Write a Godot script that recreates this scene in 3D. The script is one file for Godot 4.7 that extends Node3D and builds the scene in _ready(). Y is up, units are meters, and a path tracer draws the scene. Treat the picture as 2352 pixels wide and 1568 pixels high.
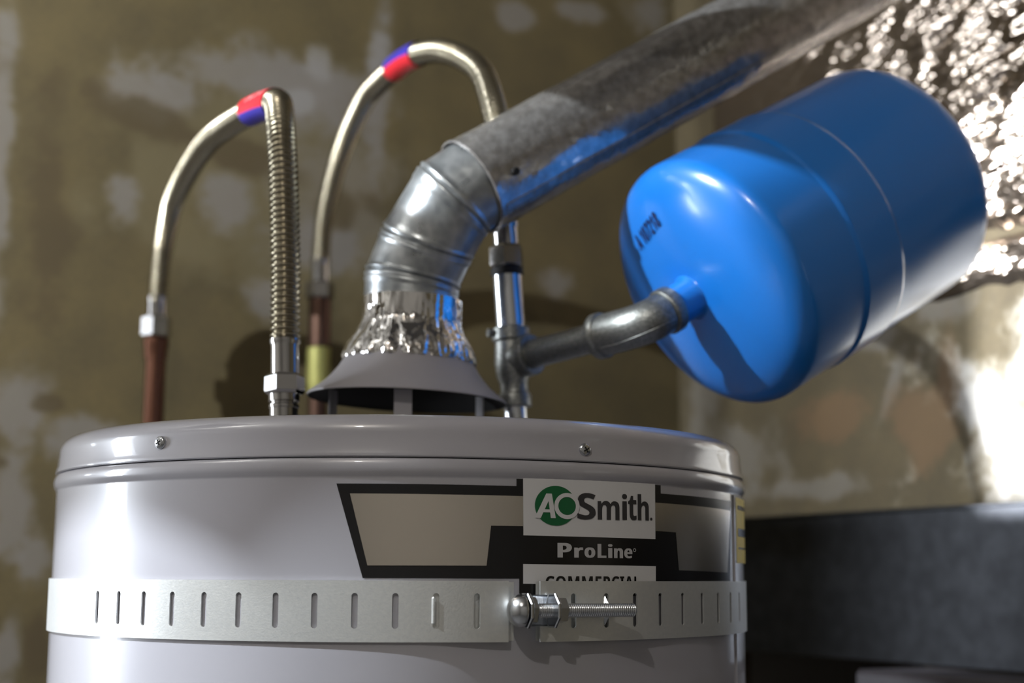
extends Node3D
# A gas water heater in the corner of a utility room. Heights are given from eye level (EYE above the floor).
const EYE := 1.30
const R := 0.26                                   # radius of the heater jacket
const ROOM := Vector3(-0.2963, EYE, -0.5285)      # a point at the foot of the plastered wall
var room_turn := Basis(Vector3.UP, deg_to_rad(22.0))
var M := {}
var used := {}


# ------------------------------------------------------------------ mesh building
class Shape:
	var v := PackedVector3Array()
	var n := PackedVector3Array()
	var uv := PackedVector2Array()
	var idx := PackedInt32Array()

	# rows of points; outward = along-a-row x along-the-rows
	func grid(rows: Array, wrap := false, us := 1.0, vs := 1.0, normals = null) -> void:
		var h: int = rows.size()
		var w: int = rows[0].size()
		var base: int = v.size()
		var acc := PackedVector3Array()
		acc.resize(h * w)
		for i in h:
			var row: PackedVector3Array = rows[i]
			for j in w:
				v.append(row[j])
				uv.append(Vector2(us * j / maxf(1.0, w - 1), vs * i / maxf(1.0, h - 1)))
		for i in h - 1:
			for j in w - 1:
				var a: int = i * w + j
				var b: int = a + 1
				var c: int = a + w
				var d: int = c + 1
				var n1: Vector3 = (v[base + b] - v[base + a]).cross(v[base + c] - v[base + a])
				var n2: Vector3 = (v[base + d] - v[base + b]).cross(v[base + c] - v[base + b])
				acc[a] += n1
				acc[b] += n1 + n2
				acc[c] += n1 + n2
				acc[d] += n2
				idx.append_array([base + a, base + c, base + b, base + b, base + c, base + d])
		if wrap:
			for i in h:
				var s: Vector3 = acc[i * w] + acc[i * w + w - 1]
				acc[i * w] = s
				acc[i * w + w - 1] = s
		for i in h:
			for j in w:
				if normals != null:
					n.append(normals[i][j])
				else:
					var q: Vector3 = acc[i * w + j]
					if q.length() < 1e-14:
						var k: int = clampi(i + (1 if i == 0 else -1), 0, h - 1)
						q = acc[k * w + j]
					n.append(q.normalized() if q.length() > 1e-16 else Vector3.UP)

	func quad(a: Vector3, b: Vector3, c: Vector3, d: Vector3) -> void:   # a b along the bottom, c d above them
		grid([PackedVector3Array([a, b]), PackedVector3Array([c, d])])

	func fan(pts: PackedVector3Array, normal: Vector3) -> void:
		var base: int = v.size()
		var mid := Vector3.ZERO
		for p in pts:
			mid += p
		v.append(mid / pts.size()); n.append(normal); uv.append(Vector2.ZERO)
		for p in pts:
			v.append(p); n.append(normal); uv.append(Vector2.ZERO)
		var m: int = pts.size()
		for i in m:
			var a: int = base + 1 + i
			var b: int = base + 1 + (i + 1) % m
			if (v[a] - v[base]).cross(v[b] - v[base]).dot(normal) > 0:
				idx.append_array([base, b, a])
			else:
				idx.append_array([base, a, b])

	# profile of (radius, height) turned about the y axis of xf; hard where it bends by more than crease degrees
	func lathe(prof: Array, xf: Transform3D, segs := 48, a0 := 0.0, a1 := TAU, crease := 38.0, wobble = null) -> void:
		var runs := []
		var run := [prof[0]]
		for i in range(1, prof.size()):
			run.append(prof[i])
			if i < prof.size() - 1:
				var p: Vector2 = prof[i] - prof[i - 1]
				var q: Vector2 = prof[i + 1] - prof[i]
				if absf(rad_to_deg(p.angle_to(q))) > crease:
					runs.append(run)
					run = [prof[i]]
		runs.append(run)
		for rn in runs:
			var rows := []
			for p in rn:
				var row := PackedVector3Array()
				for j in segs + 1:
					var a: float = a0 + (a1 - a0) * (j % segs if a1 - a0 > TAU - 0.001 else j) / segs
					var rad: float = p.x
					if wobble != null:
						rad += wobble.call(a, p.y)
					row.append(xf * Vector3(rad * cos(a), p.y, -rad * sin(a)))
				rows.append(row)
			grid(rows, a1 - a0 > TAU - 0.001)

	# straight-sided nut or plate: the profile turned in a few flat faces
	func prism(sides: int, prof: Array, xf: Transform3D, turn := 0.0) -> void:
		for k in sides:
			var a: float = turn + TAU * k / sides
			var b: float = turn + TAU * (k + 1) / sides
			for i in prof.size() - 1:
				var p: Vector2 = prof[i]
				var q: Vector2 = prof[i + 1]
				quad(xf * Vector3(p.x * cos(a), p.y, -p.x * sin(a)), xf * Vector3(p.x * cos(b), p.y, -p.x * sin(b)),
					xf * Vector3(q.x * cos(a), q.y, -q.x * sin(a)), xf * Vector3(q.x * cos(b), q.y, -q.x * sin(b)))

	func tube(path: PackedVector3Array, rad: PackedFloat32Array, segs := 24, a0 := 0.0, a1 := TAU, ref := Vector3.BACK) -> void:
		var rows := []
		var m: int = path.size()
		var nrm: Vector3 = ref
		for i in m:
			var t: Vector3 = (path[mini(i + 1, m - 1)] - path[maxi(i - 1, 0)]).normalized()
			nrm = (nrm - t * nrm.dot(t)).normalized()
			var bi: Vector3 = t.cross(nrm)
			var row := PackedVector3Array()
			for j in segs + 1:
				var a: float = a0 + (a1 - a0) * (j % segs if a1 - a0 > TAU - 0.001 else j) / segs
				row.append(path[i] + (nrm * cos(a) + bi * sin(a)) * rad[i])
			rows.append(row)
		grid(rows, a1 - a0 > TAU - 0.001)

	# box with chamfered edges about the middle of xf
	func box(xf: Transform3D, size: Vector3, ch := 0.001) -> void:
		var h: Vector3 = size * 0.5
		ch = minf(ch, minf(h.x, minf(h.y, h.z)) * 0.9)
		var axes := [Vector3.RIGHT, Vector3.UP, Vector3.BACK]
		for k in 3:
			var u: Vector3 = axes[(k + 1) % 3]
			var w: Vector3 = axes[(k + 2) % 3]
			var hu: float = h[(k + 1) % 3] - ch
			var hw: float = h[(k + 2) % 3] - ch
			for s in [-1.0, 1.0]:
				var o: Vector3 = axes[k] * h[k] * s
				var uu: Vector3 = u * s
				quad(xf * (o - uu * hu - w * hw), xf * (o + uu * hu - w * hw), xf * (o - uu * hu + w * hw), xf * (o + uu * hu + w * hw))
			for s in [-1.0, 1.0]:
				for t in [-1.0, 1.0]:
					var p: Vector3 = u * h[(k + 1) % 3] * s + w * hw * t
					var q: Vector3 = u * hu * s + w * h[(k + 2) % 3] * t
					var l: Vector3 = axes[k] * (h[k] - ch) * s * t
					quad(xf * (p - l), xf * (q - l), xf * (p + l), xf * (q + l)) if false else quad(xf * (p + l), xf * (p - l), xf * (q + l), xf * (q - l))
		for s in [-1.0, 1.0]:
			for t in [-1.0, 1.0]:
				for r in [-1.0, 1.0]:
					var c := Vector3(s, t, r)
					var a: Vector3 = xf * (c * Vector3(h.x, h.y - ch, h.z - ch))
					var b: Vector3 = xf * (c * Vector3(h.x - ch, h.y, h.z - ch))
					var d: Vector3 = xf * (c * Vector3(h.x - ch, h.y - ch, h.z))
					fan(PackedVector3Array([a, b, d]), (xf.basis * c).normalized())

	# flat outline in (degrees round the jacket, height) laid on a cylinder of radius rad
	func wrap_outline(poly: PackedVector2Array, rad: float) -> void:
		var lo := 1e9
		var hi := -1e9
		for p in poly:
			lo = minf(lo, p.x)
			hi = maxf(hi, p.x)
		var k: int = maxi(1, int(ceil((hi - lo) / 1.5)))
		for i in k:
			var a: float = lo + (hi - lo) * i / k
			var b: float = lo + (hi - lo) * (i + 1) / k
			var slab := PackedVector2Array([Vector2(a, -9), Vector2(b, -9), Vector2(b, 9), Vector2(a, 9)])
			for piece in Geometry2D.intersect_polygons(poly, slab):
				var tri := Geometry2D.triangulate_polygon(piece)
				flat_on(piece, tri, rad)

	func flat_on(pts: PackedVector2Array, tri: PackedInt32Array, rad: float) -> void:
		var base: int = v.size()
		for p in pts:
			var a: float = deg_to_rad(p.x)
			v.append(Vector3(rad * sin(a), p.y, rad * cos(a)))
			n.append(Vector3(sin(a), 0, cos(a)))
			uv.append(Vector2(p.x * 0.3, p.y * 20.0))
		for t in range(0, tri.size(), 3):
			var a: int = tri[t]
			var b: int = tri[t + 1]
			var c: int = tri[t + 2]
			if (pts[b] - pts[a]).cross(pts[c] - pts[a]) > 0:
				idx.append_array([base + a, base + c, base + b])
			else:
				idx.append_array([base + a, base + b, base + c])

	func mesh() -> ArrayMesh:
		var arr := []
		arr.resize(Mesh.ARRAY_MAX)
		arr[Mesh.ARRAY_VERTEX] = v
		arr[Mesh.ARRAY_NORMAL] = n
		arr[Mesh.ARRAY_TEX_UV] = uv
		arr[Mesh.ARRAY_INDEX] = idx
		var m := ArrayMesh.new()
		m.add_surface_from_arrays(Mesh.PRIMITIVE_TRIANGLES, arr)
		return m


# ------------------------------------------------------------------ scene helpers
func numbered(called: String) -> String:
	if not used.has(called):
		used[called] = 0
		return called
	used[called] += 1
	return "%s_%03d" % [called, used[called]]


func thing(called: String, label: String, category: String, base: Vector3, group := "") -> Node3D:
	var o := Node3D.new()
	o.name = numbered(called)
	o.position = base + Vector3(0, EYE, 0)
	o.set_meta("label", label)
	o.set_meta("category", category)
	o.set_meta("base", base)
	if group:
		o.set_meta("group", group)
	add_child(o)
	return o


# a part: its shape is given from eye level like everything else and shifted to the thing's base
func part(called: String, s: Shape, m: Material, under: Node3D, label := "") -> MeshInstance3D:
	var o := MeshInstance3D.new()
	o.name = called
	o.mesh = s.mesh()
	o.material_override = m
	if under.has_meta("base"):
		o.position = -under.get_meta("base")
	if label:
		o.set_meta("label", label)
	under.add_child(o, true)
	return o


func struct(called: String, s: Shape, m: Material, under: Node3D = self) -> MeshInstance3D:
	var o := MeshInstance3D.new()
	o.name = called
	o.mesh = s.mesh()
	o.material_override = m
	if under == self:
		o.transform = Transform3D(room_turn, ROOM)
		o.set_meta("kind", "structure")
	under.add_child(o, true)
	return o


func slab(s: Shape, a0: float, a1: float, y0: float, y1: float, n0: float, n1: float, origin := Vector2(0, 0), size := Vector2(1, 1)) -> void:
	var p := [Vector3(a0, y0, n0), Vector3(a1, y1, n1)]
	for k in 3:
		for side in 2:
			var start: int = s.uv.size()
			var u: int = [2, 0, 0][k]
			var w: int = [1, 2, 1][k]
			var c := []
			for j in 4:
				var q := Vector3.ZERO
				q[k] = p[side][k]
				q[u] = p[j % 2][u]
				q[w] = p[j / 2][w]
				c.append(q)
			if (side == 1) == (k == 2):
				s.quad(c[0], c[1], c[2], c[3])
			else:
				s.quad(c[1], c[0], c[3], c[2])
			for j in range(start, s.uv.size()):
				s.uv[j] = Vector2((s.v[j][u] - origin.x) / size.x, (origin.y - s.v[j][w]) / size.y)


func room(a: float, y: float, n: float) -> Vector3:      # from room axes to eye-level axes
	return room_turn * Vector3(a, y, n) + Vector3(ROOM.x, 0, ROOM.z)


func along(at: Vector3, dir: Vector3, ref := Vector3.BACK) -> Transform3D:   # y runs along dir
	var y := dir.normalized()
	var x := (ref - y * ref.dot(y)).normalized()
	return Transform3D(Basis(x, y, x.cross(y)), at)


func curve(pts: Array, step: float) -> PackedVector3Array:      # an even path through the points
	var c := Curve3D.new()
	c.bake_interval = 0.002
	for i in pts.size():
		var t: Vector3 = (pts[mini(i + 1, pts.size() - 1)] - pts[maxi(i - 1, 0)]) / 6.0
		if i > 0 and i < pts.size() - 1:
			t = t.normalized() * minf((pts[i + 1] - pts[i]).length(), (pts[i] - pts[i - 1]).length()) / 3.0
		c.add_point(pts[i], -t, t)
	var out := PackedVector3Array()
	for i in int(c.get_baked_length() / step) + 1:
		out.append(c.sample_baked(i * step, true))
	return out


func even(m: int, r: float) -> PackedFloat32Array:
	var a := PackedFloat32Array()
	a.resize(m)
	a.fill(r)
	return a


func letters(text: String, weight := 700, spacing := 0) -> Array:    # [points in a unit box, triangles]
	var f := SystemFont.new()
	f.font_names = PackedStringArray(["Droid Sans"])
	f.font_weight = weight
	var t := TextMesh.new()
	t.font = f
	if spacing:
		var fv := FontVariation.new()
		fv.base_font = f
		fv.spacing_glyph = spacing
		t.font = fv
	t.text = text
	t.font_size = 96
	t.depth = 0.0
	t.curve_step = 2.0
	var a := t.get_mesh_arrays()
	var src: PackedVector3Array = a[Mesh.ARRAY_VERTEX]
	var lo := Vector2(1e9, 1e9)
	var hi := -lo
	for p in src:
		lo = lo.min(Vector2(p.x, p.y))
		hi = hi.max(Vector2(p.x, p.y))
	var pts := PackedVector2Array()
	for p in src:
		pts.append((Vector2(p.x, p.y) - lo) / (hi - lo))
	var ix: PackedInt32Array = a[Mesh.ARRAY_INDEX] if a[Mesh.ARRAY_INDEX] != null else PackedInt32Array(range(src.size()))
	return [pts, ix]


func write_on(s: Shape, text: String, x0: float, x1: float, y0: float, y1: float, rad: float, weight := 700, spacing := 0, lean := 0.0) -> void:
	var g := letters(text, weight, spacing)
	var pts := PackedVector2Array()
	for p in g[0]:
		pts.append(Vector2(lerpf(x0, x1, p.x), lerpf(y0, y1, p.y) + lean * p.x))
	s.flat_on(pts, g[1], rad)


func outline(a: Array) -> PackedVector2Array:
	var o := PackedVector2Array()
	for i in range(0, a.size(), 2):
		o.append(Vector2(a[i], a[i + 1]))
	return o


func disc(cx: float, cy: float, rx: float, ry: float, inner := 0.0) -> PackedVector2Array:
	var o := PackedVector2Array()
	for i in 48:
		var t := TAU * i / 48.0
		o.append(Vector2(cx + rx * cos(t), cy + ry * sin(t)))
	return o


func ring_on(s: Shape, cx: float, cy: float, ro: float, ri: float, per: float, rad: float, t0 := 0.0, t1 := TAU) -> void:   # per: degrees per metre
	for i in 48:
		var a := t0 + (t1 - t0) * i / 48.0
		var b := t0 + (t1 - t0) * (i + 1) / 48.0
		s.flat_on(PackedVector2Array([Vector2(cx + ro * cos(a) * per, cy + ro * sin(a)), Vector2(cx + ro * cos(b) * per, cy + ro * sin(b)),
			Vector2(cx + ri * cos(b) * per, cy + ri * sin(b)), Vector2(cx + ri * cos(a) * per, cy + ri * sin(a))]), PackedInt32Array([0, 1, 2, 0, 2, 3]), rad)


# ------------------------------------------------------------------ materials
func noise(freq: float, type := FastNoiseLite.TYPE_SIMPLEX_SMOOTH, oct := 4, sd := 1) -> FastNoiseLite:
	var f := FastNoiseLite.new()
	f.noise_type = type
	f.seed = sd
	f.frequency = freq
	f.fractal_octaves = oct
	return f


func noise_tex(f: FastNoiseLite, lo: Color, hi: Color, size := 512, mid := 0.5) -> NoiseTexture2D:
	var t := NoiseTexture2D.new()
	t.width = size
	t.height = size
	t.seamless = true
	t.noise = f
	var g := Gradient.new()
	g.set_color(0, lo)
	g.set_color(1, hi)
	g.add_point(mid, lo.lerp(hi, 0.5))
	t.color_ramp = g
	return t


func bumps(f: FastNoiseLite, strength: float, size := 512) -> NoiseTexture2D:
	var t := NoiseTexture2D.new()
	t.width = size
	t.height = size
	t.seamless = true
	t.noise = f
	t.as_normal_map = true
	t.bump_strength = strength
	return t


func mat(called: String, c: Color, rough: float, metal := 0.0) -> StandardMaterial3D:
	var m := StandardMaterial3D.new()
	m.resource_name = called
	m.albedo_color = c
	m.roughness = rough
	m.metallic = metal
	return m


func triplanar(m: StandardMaterial3D, k: float) -> void:
	m.uv1_triplanar = true
	m.uv1_scale = Vector3.ONE * k


func rgb8(r: float, g: float, b: float) -> Color:
	return Color(r / 255.0, g / 255.0, b / 255.0)


func make_materials() -> void:
	var white := Color.WHITE
	var m := mat("grey enamel", rgb8(168, 167, 174), 0.32)
	m.clearcoat_enabled = true
	m.clearcoat = 1.0
	m.clearcoat_roughness = 0.04
	m.normal_enabled = true
	m.normal_texture = bumps(noise(0.012, FastNoiseLite.TYPE_SIMPLEX_SMOOTH, 2, 3), 1.2)
	m.normal_scale = 0.05
	triplanar(m, 6.0)
	M.enamel = m
	M.hood_paint = mat("grey hood enamel", rgb8(150, 147, 150), 0.45)
	M.shade_and_black = mat("shade_and_black", rgb8(26, 25, 24), 0.9)  # near-black: paints shade inside the hood and screw slots; also plain dark parts
	m = mat("blue enamel", rgb8(28, 120, 212), 0.28)
	m.clearcoat_enabled = true
	m.clearcoat = 0.6
	m.clearcoat_roughness = 0.16
	M.blue = m
	M.ink = mat("dark ink", rgb8(20, 40, 90), 0.6)
	m = mat("galvanized sheet", white, 0.42, 0.78)
	m.albedo_texture = noise_tex(noise(0.02, FastNoiseLite.TYPE_CELLULAR, 2, 5), rgb8(128, 133, 136), rgb8(208, 211, 211))
	m.roughness_texture = noise_tex(noise(0.012, FastNoiseLite.TYPE_SIMPLEX_SMOOTH, 4, 8), Color(0.55, 0.55, 0.55), white)
	m.normal_enabled = true
	m.normal_texture = bumps(noise(0.008, FastNoiseLite.TYPE_SIMPLEX_SMOOTH, 3, 9), 3.0)
	m.normal_scale = 0.6
	triplanar(m, 7.0)
	M.galv = m
	m = m.duplicate()
	m.resource_name = "worn flue sheet"
	m.metallic = 0.7
	m.roughness = 0.3
	m.albedo_texture = noise_tex(noise(0.018, FastNoiseLite.TYPE_SIMPLEX, 5, 15), rgb8(138, 134, 130), rgb8(200, 198, 195))
	m.roughness_texture = noise_tex(noise(0.008, FastNoiseLite.TYPE_SIMPLEX, 4, 18), Color(0.35, 0.35, 0.35), white)
	m.normal_texture = bumps(noise(0.010, FastNoiseLite.TYPE_SIMPLEX_SMOOTH, 4, 19), 6.0)
	m.normal_scale = 0.6
	triplanar(m, 9.0)
	M.flue = m
	m = mat("zinc strap", white, 0.42, 0.6)
	m.albedo_texture = noise_tex(noise(0.05, FastNoiseLite.TYPE_SIMPLEX, 5, 21), rgb8(212, 214, 213), rgb8(222, 223, 220))
	m.roughness_texture = noise_tex(noise(0.09, FastNoiseLite.TYPE_SIMPLEX, 4, 22), Color(0.7, 0.7, 0.7), white)
	m.normal_enabled = true
	m.normal_texture = bumps(noise(0.12, FastNoiseLite.TYPE_SIMPLEX, 3, 23), 1.5)
	m.normal_scale = 0.12
	triplanar(m, 9.0)
	M.strap = m
	m = mat("cast galvanized iron", white, 0.42, 0.9)
	m.albedo_texture = noise_tex(noise(0.04, FastNoiseLite.TYPE_SIMPLEX, 4, 31), rgb8(108, 110, 108), rgb8(165, 166, 162))
	m.normal_enabled = true
	m.normal_texture = bumps(noise(0.05, FastNoiseLite.TYPE_SIMPLEX, 4, 32), 3.0)
	m.normal_scale = 0.4
	triplanar(m, 12.0)
	M.iron = m
	M.zinc = mat("bright zinc", rgb8(205, 208, 212), 0.2, 1.0)
	M.chrome = mat("chromed steel", rgb8(172, 170, 168), 0.12, 1.0)
	M.steel_hose = mat("stainless hose", rgb8(158, 150, 130), 0.26, 1.0)
	M.copper = mat("copper", rgb8(88, 58, 44), 0.32, 0.9)
	M.brown_copper = mat("tarnished copper", rgb8(78, 58, 48), 0.4, 0.9)
	M.brass = mat("yellow brass", rgb8(150, 146, 84), 0.45, 0.5)
	M.rubber = mat("black rubber", rgb8(22, 20, 20), 0.7)
	M.red = mat("red vinyl", rgb8(196, 34, 46), 0.35)
	M.violet = mat("blue vinyl", rgb8(48, 42, 140), 0.35)
	M.pale_print = mat("pale print", rgb8(226, 150, 150), 0.5)
	M.lilac_print = mat("lilac print", rgb8(130, 124, 196), 0.5)
	m = mat("foil", rgb8(172, 158, 144), 0.15, 0.96)
	m.normal_enabled = true
	m.normal_texture = bumps(noise(0.02, FastNoiseLite.TYPE_SIMPLEX, 4, 41), 6.0)
	m.normal_scale = 0.3
	triplanar(m, 5.0)
	M.foil = m
	M.tape = mat("foil tape", rgb8(226, 224, 222), 0.06, 1.0)
	m = mat("dull duct sheet", white, 0.32, 1.0)
	m.albedo_texture = noise_tex(noise(0.02, FastNoiseLite.TYPE_SIMPLEX, 5, 51), rgb8(64, 65, 68), rgb8(84, 86, 90))
	triplanar(m, 3.0)
	M.duct = m
	M.cabinet = mat("grey cabinet enamel", rgb8(74, 70, 74), 0.5)
	M.black_print = mat("black vinyl", rgb8(20, 19, 20), 0.22)
	m = mat("brushed silver film", rgb8(222, 214, 202), 0.22, 1.0)
	M.silver = m
	M.white_print = mat("white vinyl", rgb8(214, 214, 216), 0.3)
	M.green = mat("green print", rgb8(18, 98, 56), 0.3)
	M.charcoal = mat("charcoal print", rgb8(48, 47, 50), 0.35)
	M.grey_print = mat("grey print", rgb8(190, 190, 192), 0.35)
	M.yellow = mat("yellow label", rgb8(232, 206, 20), 0.4)
	m = mat("painted plaster", rgb8(118, 112, 104), 0.85)
	M.plain = m
	M.ceiling = mat("ceiling board", rgb8(124, 118, 110), 0.9)
	M.floor = mat("concrete", white, 0.8)
	M.floor.albedo_texture = noise_tex(noise(0.01, FastNoiseLite.TYPE_SIMPLEX, 5, 71), rgb8(78, 75, 72), rgb8(104, 101, 98))
	triplanar(M.floor, 0.8)
	m = mat("bright window pane", Color.WHITE, 0.5)
	m.emission_enabled = true
	m.emission = Color(0.93, 0.96, 1.0)
	m.emission_energy_multiplier = 3.0
	M.daylight = m
	m = m.duplicate()
	m.resource_name = "lit bulb"
	m.emission = Color(0.95, 0.97, 1.0)
	m.emission_energy_multiplier = 20.0
	M.bulb = m


# drywall with smears of joint compound, and painted light and shade: each entry is [across, height, half width, half height, turn, r, g, b, cover]
func plaster(called: String, size: Vector2i, origin: Vector2, extent: Vector2, bare: Color, smears: Array, sd: int) -> StandardMaterial3D:
	var im := Image.create(size.x, size.y, false, Image.FORMAT_RGB8)
	var f := noise(1.0, FastNoiseLite.TYPE_SIMPLEX, 4, sd)
	var g := noise(1.0, FastNoiseLite.TYPE_SIMPLEX, 3, sd + 7)
	var pix := []
	for y in size.y:
		for x in size.x:
			var p := Vector2(origin.x + extent.x * x / size.x, origin.y - extent.y * y / size.y)
			var k := 1.0 + 0.10 * f.get_noise_2d(p.x * 7.0, p.y * 7.0) + 0.05 * g.get_noise_2d(p.x * 90.0, p.y * 90.0)
			im.set_pixel(x, y, Color(bare.r * k, bare.g * k, bare.b * k))
	for s in smears:
		var big: float = maxf(s[2], s[3]) * 1.6 + 0.02
		var x0: int = clampi(int((s[0] - big - origin.x) / extent.x * size.x), 0, size.x - 1)
		var x1: int = clampi(int((s[0] + big - origin.x) / extent.x * size.x), 0, size.x - 1)
		var y0: int = clampi(int((origin.y - s[1] - big) / extent.y * size.y), 0, size.y - 1)
		var y1: int = clampi(int((origin.y - s[1] + big) / extent.y * size.y), 0, size.y - 1)
		var c := rgb8(s[5], s[6], s[7])
		var ca := cos(deg_to_rad(s[4]))
		var sa := sin(deg_to_rad(s[4]))
		for y in range(y0, y1 + 1):
			for x in range(x0, x1 + 1):
				var p := Vector2(origin.x + extent.x * x / size.x, origin.y - extent.y * y / size.y)
				var q := p - Vector2(s[0], s[1])
				q = Vector2((q.x * ca + q.y * sa) / s[2], (q.y * ca - q.x * sa) / s[3])
				var e := 1.0 - q.length() + 0.5 * f.get_noise_2d(p.x * 7.0 + s[0] * 40.0, p.y * 7.0) + 0.12 * g.get_noise_2d(p.x * 45.0, p.y * 45.0)
				if e > 0.0:
					var t: float = smoothstep(0.0, 0.6, e) * s[8]
					im.set_pixel(x, y, im.get_pixel(x, y).lerp(c, t))
	var m := mat(called, Color.WHITE, 0.88)
	m.albedo_texture = ImageTexture.create_from_image(im)
	return m


# ------------------------------------------------------------------ the scene
func _ready() -> void:
	var cam := Camera3D.new()
	cam.name = "camera"
	cam.transform = Transform3D(Basis(Vector3(0.997367, 0.003956, 0.072411), Vector3(-0.015259, 0.987606, 0.156207), Vector3(-0.070895, -0.156901, 0.985067)), Vector3(0, EYE, 1.15982))
	cam.fov = 26.03
	cam.near = 0.05
	cam.far = 50.0
	var att := CameraAttributesPhysical.new()
	att.frustum_focal_length = 51.93
	att.frustum_near = 0.05
	att.frustum_far = 50.0
	att.frustum_focus_distance = 0.93
	att.exposure_aperture = 4.6
	cam.attributes = att
	add_child(cam)
	cam.current = true

	var env := Environment.new()
	env.background_mode = Environment.BG_COLOR
	env.background_color = Color.BLACK
	env.tonemap_mode = Environment.TONE_MAPPER_LINEAR
	env.tonemap_exposure = 1.0
	env.sdfgi_enabled = true
	env.ssao_enabled = true
	env.ssil_enabled = true
	var we := WorldEnvironment.new()
	we.name = "environment"
	we.environment = env
	add_child(we)

	# daylight from the window of the next room, far to the left
	var day := AreaLight3D.new()
	day.name = "window_light"
	day.area_size = Vector2(0.46, 1.2)
	day.light_energy = 6.0
	day.light_color = Color(0.93, 0.96, 1.0)
	day.shadow_enabled = true
	day.area_range = 9.0
	day.area_attenuation = 2.0
	day.transform = Transform3D(room_turn * Basis(Vector3.UP, deg_to_rad(-90.0)), ROOM + room_turn * Vector3(-2.38, 0.25, -0.85))
	add_child(day)
	make_materials()
	build_room()
	build_heater()
	build_strap()
	build_hood_and_flue()
	build_hoses()
	build_tee()
	build_expansion_tank()
	build_duct_and_foil()


func build_room() -> void:
	var mud := [104, 98, 91]
	var smears := [[0.11, 0.47, 0.24, 0.17, -8.0, 92, 83, 58, 0.65], [0.215, 0.47, 0.09, 0.12, 0.0, 100, 93, 82, 0.7]]
	for b in [[-0.172, 0.448, 0.022, 0.24, 0.0], [-0.137, 0.197, 0.043, 0.053, 0.0], [-0.056, 0.153, 0.057, 0.034, 0.0], [-0.138, 0.078, 0.031, 0.07, 0.0], [-0.114, 0.013, 0.027, 0.046, 0.0],
			[-0.134, -0.074, 0.02, 0.059, 0.0], [0.103, 0.596, 0.176, 0.052, 0.0], [-0.015, 0.551, 0.075, 0.039, 0.0], [0.191, 0.577, 0.112, 0.061, 0.0], [0.276, 0.589, 0.024, 0.17, 0.0],
			[0.185, 0.395, 0.077, 0.046, 0.0], [0.098, 0.434, 0.053, 0.042, 0.0], [-0.03, 0.429, 0.025, 0.041, 0.0], [0.536, 0.379, 0.036, 0.029, 0.0], [0.674, 0.781, 0.043, 0.045, 0.0],
			[0.144, 0.317, 0.037, 0.031, 0.0], [0.465, 0.732, 0.039, 0.024, 0.0], [0.564, 0.761, 0.047, 0.019, 0.0]]:
		smears.append(b + mud + [0.85])
	for b in [[0.193, 0.627, 0.025, 0.031, 0.0], [0.275, 0.652, 0.02, 0.052, 0.0], [0.174, 0.574, 0.033, 0.022, 0.0]]:
		smears.append(b + [120, 116, 112, 0.8])
	for b in [[-0.104, 0.186, 0.019, 0.011, 0.0], [-0.151, 0.12, 0.013, 0.01, 0.0], [-0.102, -0.074, 0.018, 0.041, 0.0], [0.063, 0.505, 0.225, 0.027, -14.0], [-0.115, 0.394, 0.035, 0.164, 0.0], [0.222, 0.448, 0.034, 0.03, 0.0]]:  # the long slanting band is soft shade painted in; the rest bare board
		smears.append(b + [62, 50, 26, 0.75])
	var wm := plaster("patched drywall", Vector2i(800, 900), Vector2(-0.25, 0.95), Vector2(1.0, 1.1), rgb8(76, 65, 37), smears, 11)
	var s := Shape.new()
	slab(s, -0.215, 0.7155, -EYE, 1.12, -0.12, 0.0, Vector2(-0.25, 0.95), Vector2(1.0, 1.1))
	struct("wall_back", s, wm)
	smears = []
	for b in [[0.063, 0.239, 0.071, 0.097, 0.0], [0.42, 0.198, 0.018, 0.057, -30.0], [0.158, 0.147, 0.102, 0.054, 0.0], [0.27, 0.104, 0.165, 0.02, 0.0], [0.5, 0.284, 0.052, 0.028, 0.0], [0.15, 0.466, 0.144, 0.085, 0.0], [0.394, 0.262, 0.044, 0.019, 0.0]]:
		smears.append(b + [102, 96, 87, 0.8])
	for b in [[0.473, 0.157, 0.063, 0.078, 0.0], [0.314, 0.186, 0.087, 0.035, 0.0], [0.516, 0.212, 0.025, 0.054, 0.0]]:
		smears.append(b + [98, 75, 50, 0.7])
	smears.append([0.76, 0.165, 0.30, 0.16, 0.0, 176, 172, 166, 0.9])  # pale patch painted to brighten the wall where the lamp beam lands
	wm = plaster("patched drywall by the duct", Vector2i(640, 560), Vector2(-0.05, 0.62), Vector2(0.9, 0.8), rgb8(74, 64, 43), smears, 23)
	s = Shape.new()
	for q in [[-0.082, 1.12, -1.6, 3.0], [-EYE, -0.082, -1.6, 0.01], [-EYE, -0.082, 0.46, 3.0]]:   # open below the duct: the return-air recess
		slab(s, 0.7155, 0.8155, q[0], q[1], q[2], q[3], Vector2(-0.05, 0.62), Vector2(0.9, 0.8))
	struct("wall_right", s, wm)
	s = Shape.new()
	slab(s, 1.30, 1.34, -EYE, -0.04, -0.05, 0.52)
	slab(s, 0.8155, 1.34, -EYE, -0.04, -0.05, 0.01)
	slab(s, 0.8155, 1.34, -EYE, -0.04, 0.46, 0.52)
	slab(s, 0.8155, 1.34, -0.082, -0.04, 0.01, 0.46)
	slab(s, 0.8155, 1.34, -EYE - 0.06, -EYE, -0.05, 0.52)
	struct("wall_recess", s, M.plain)
	s = Shape.new()                                   # left wall with an opening for the window
	slab(s, -2.5, -2.4, -EYE, -0.45, -1.6, 3.0)
	slab(s, -2.5, -2.4, 0.95, 1.12, -1.6, 3.0)
	slab(s, -2.5, -2.4, -0.45, 0.95, -1.6, -1.25)
	slab(s, -2.5, -2.4, -0.45, 0.95, -0.45, 3.0)
	struct("wall_left", s, M.plain)
	s = Shape.new()
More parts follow.
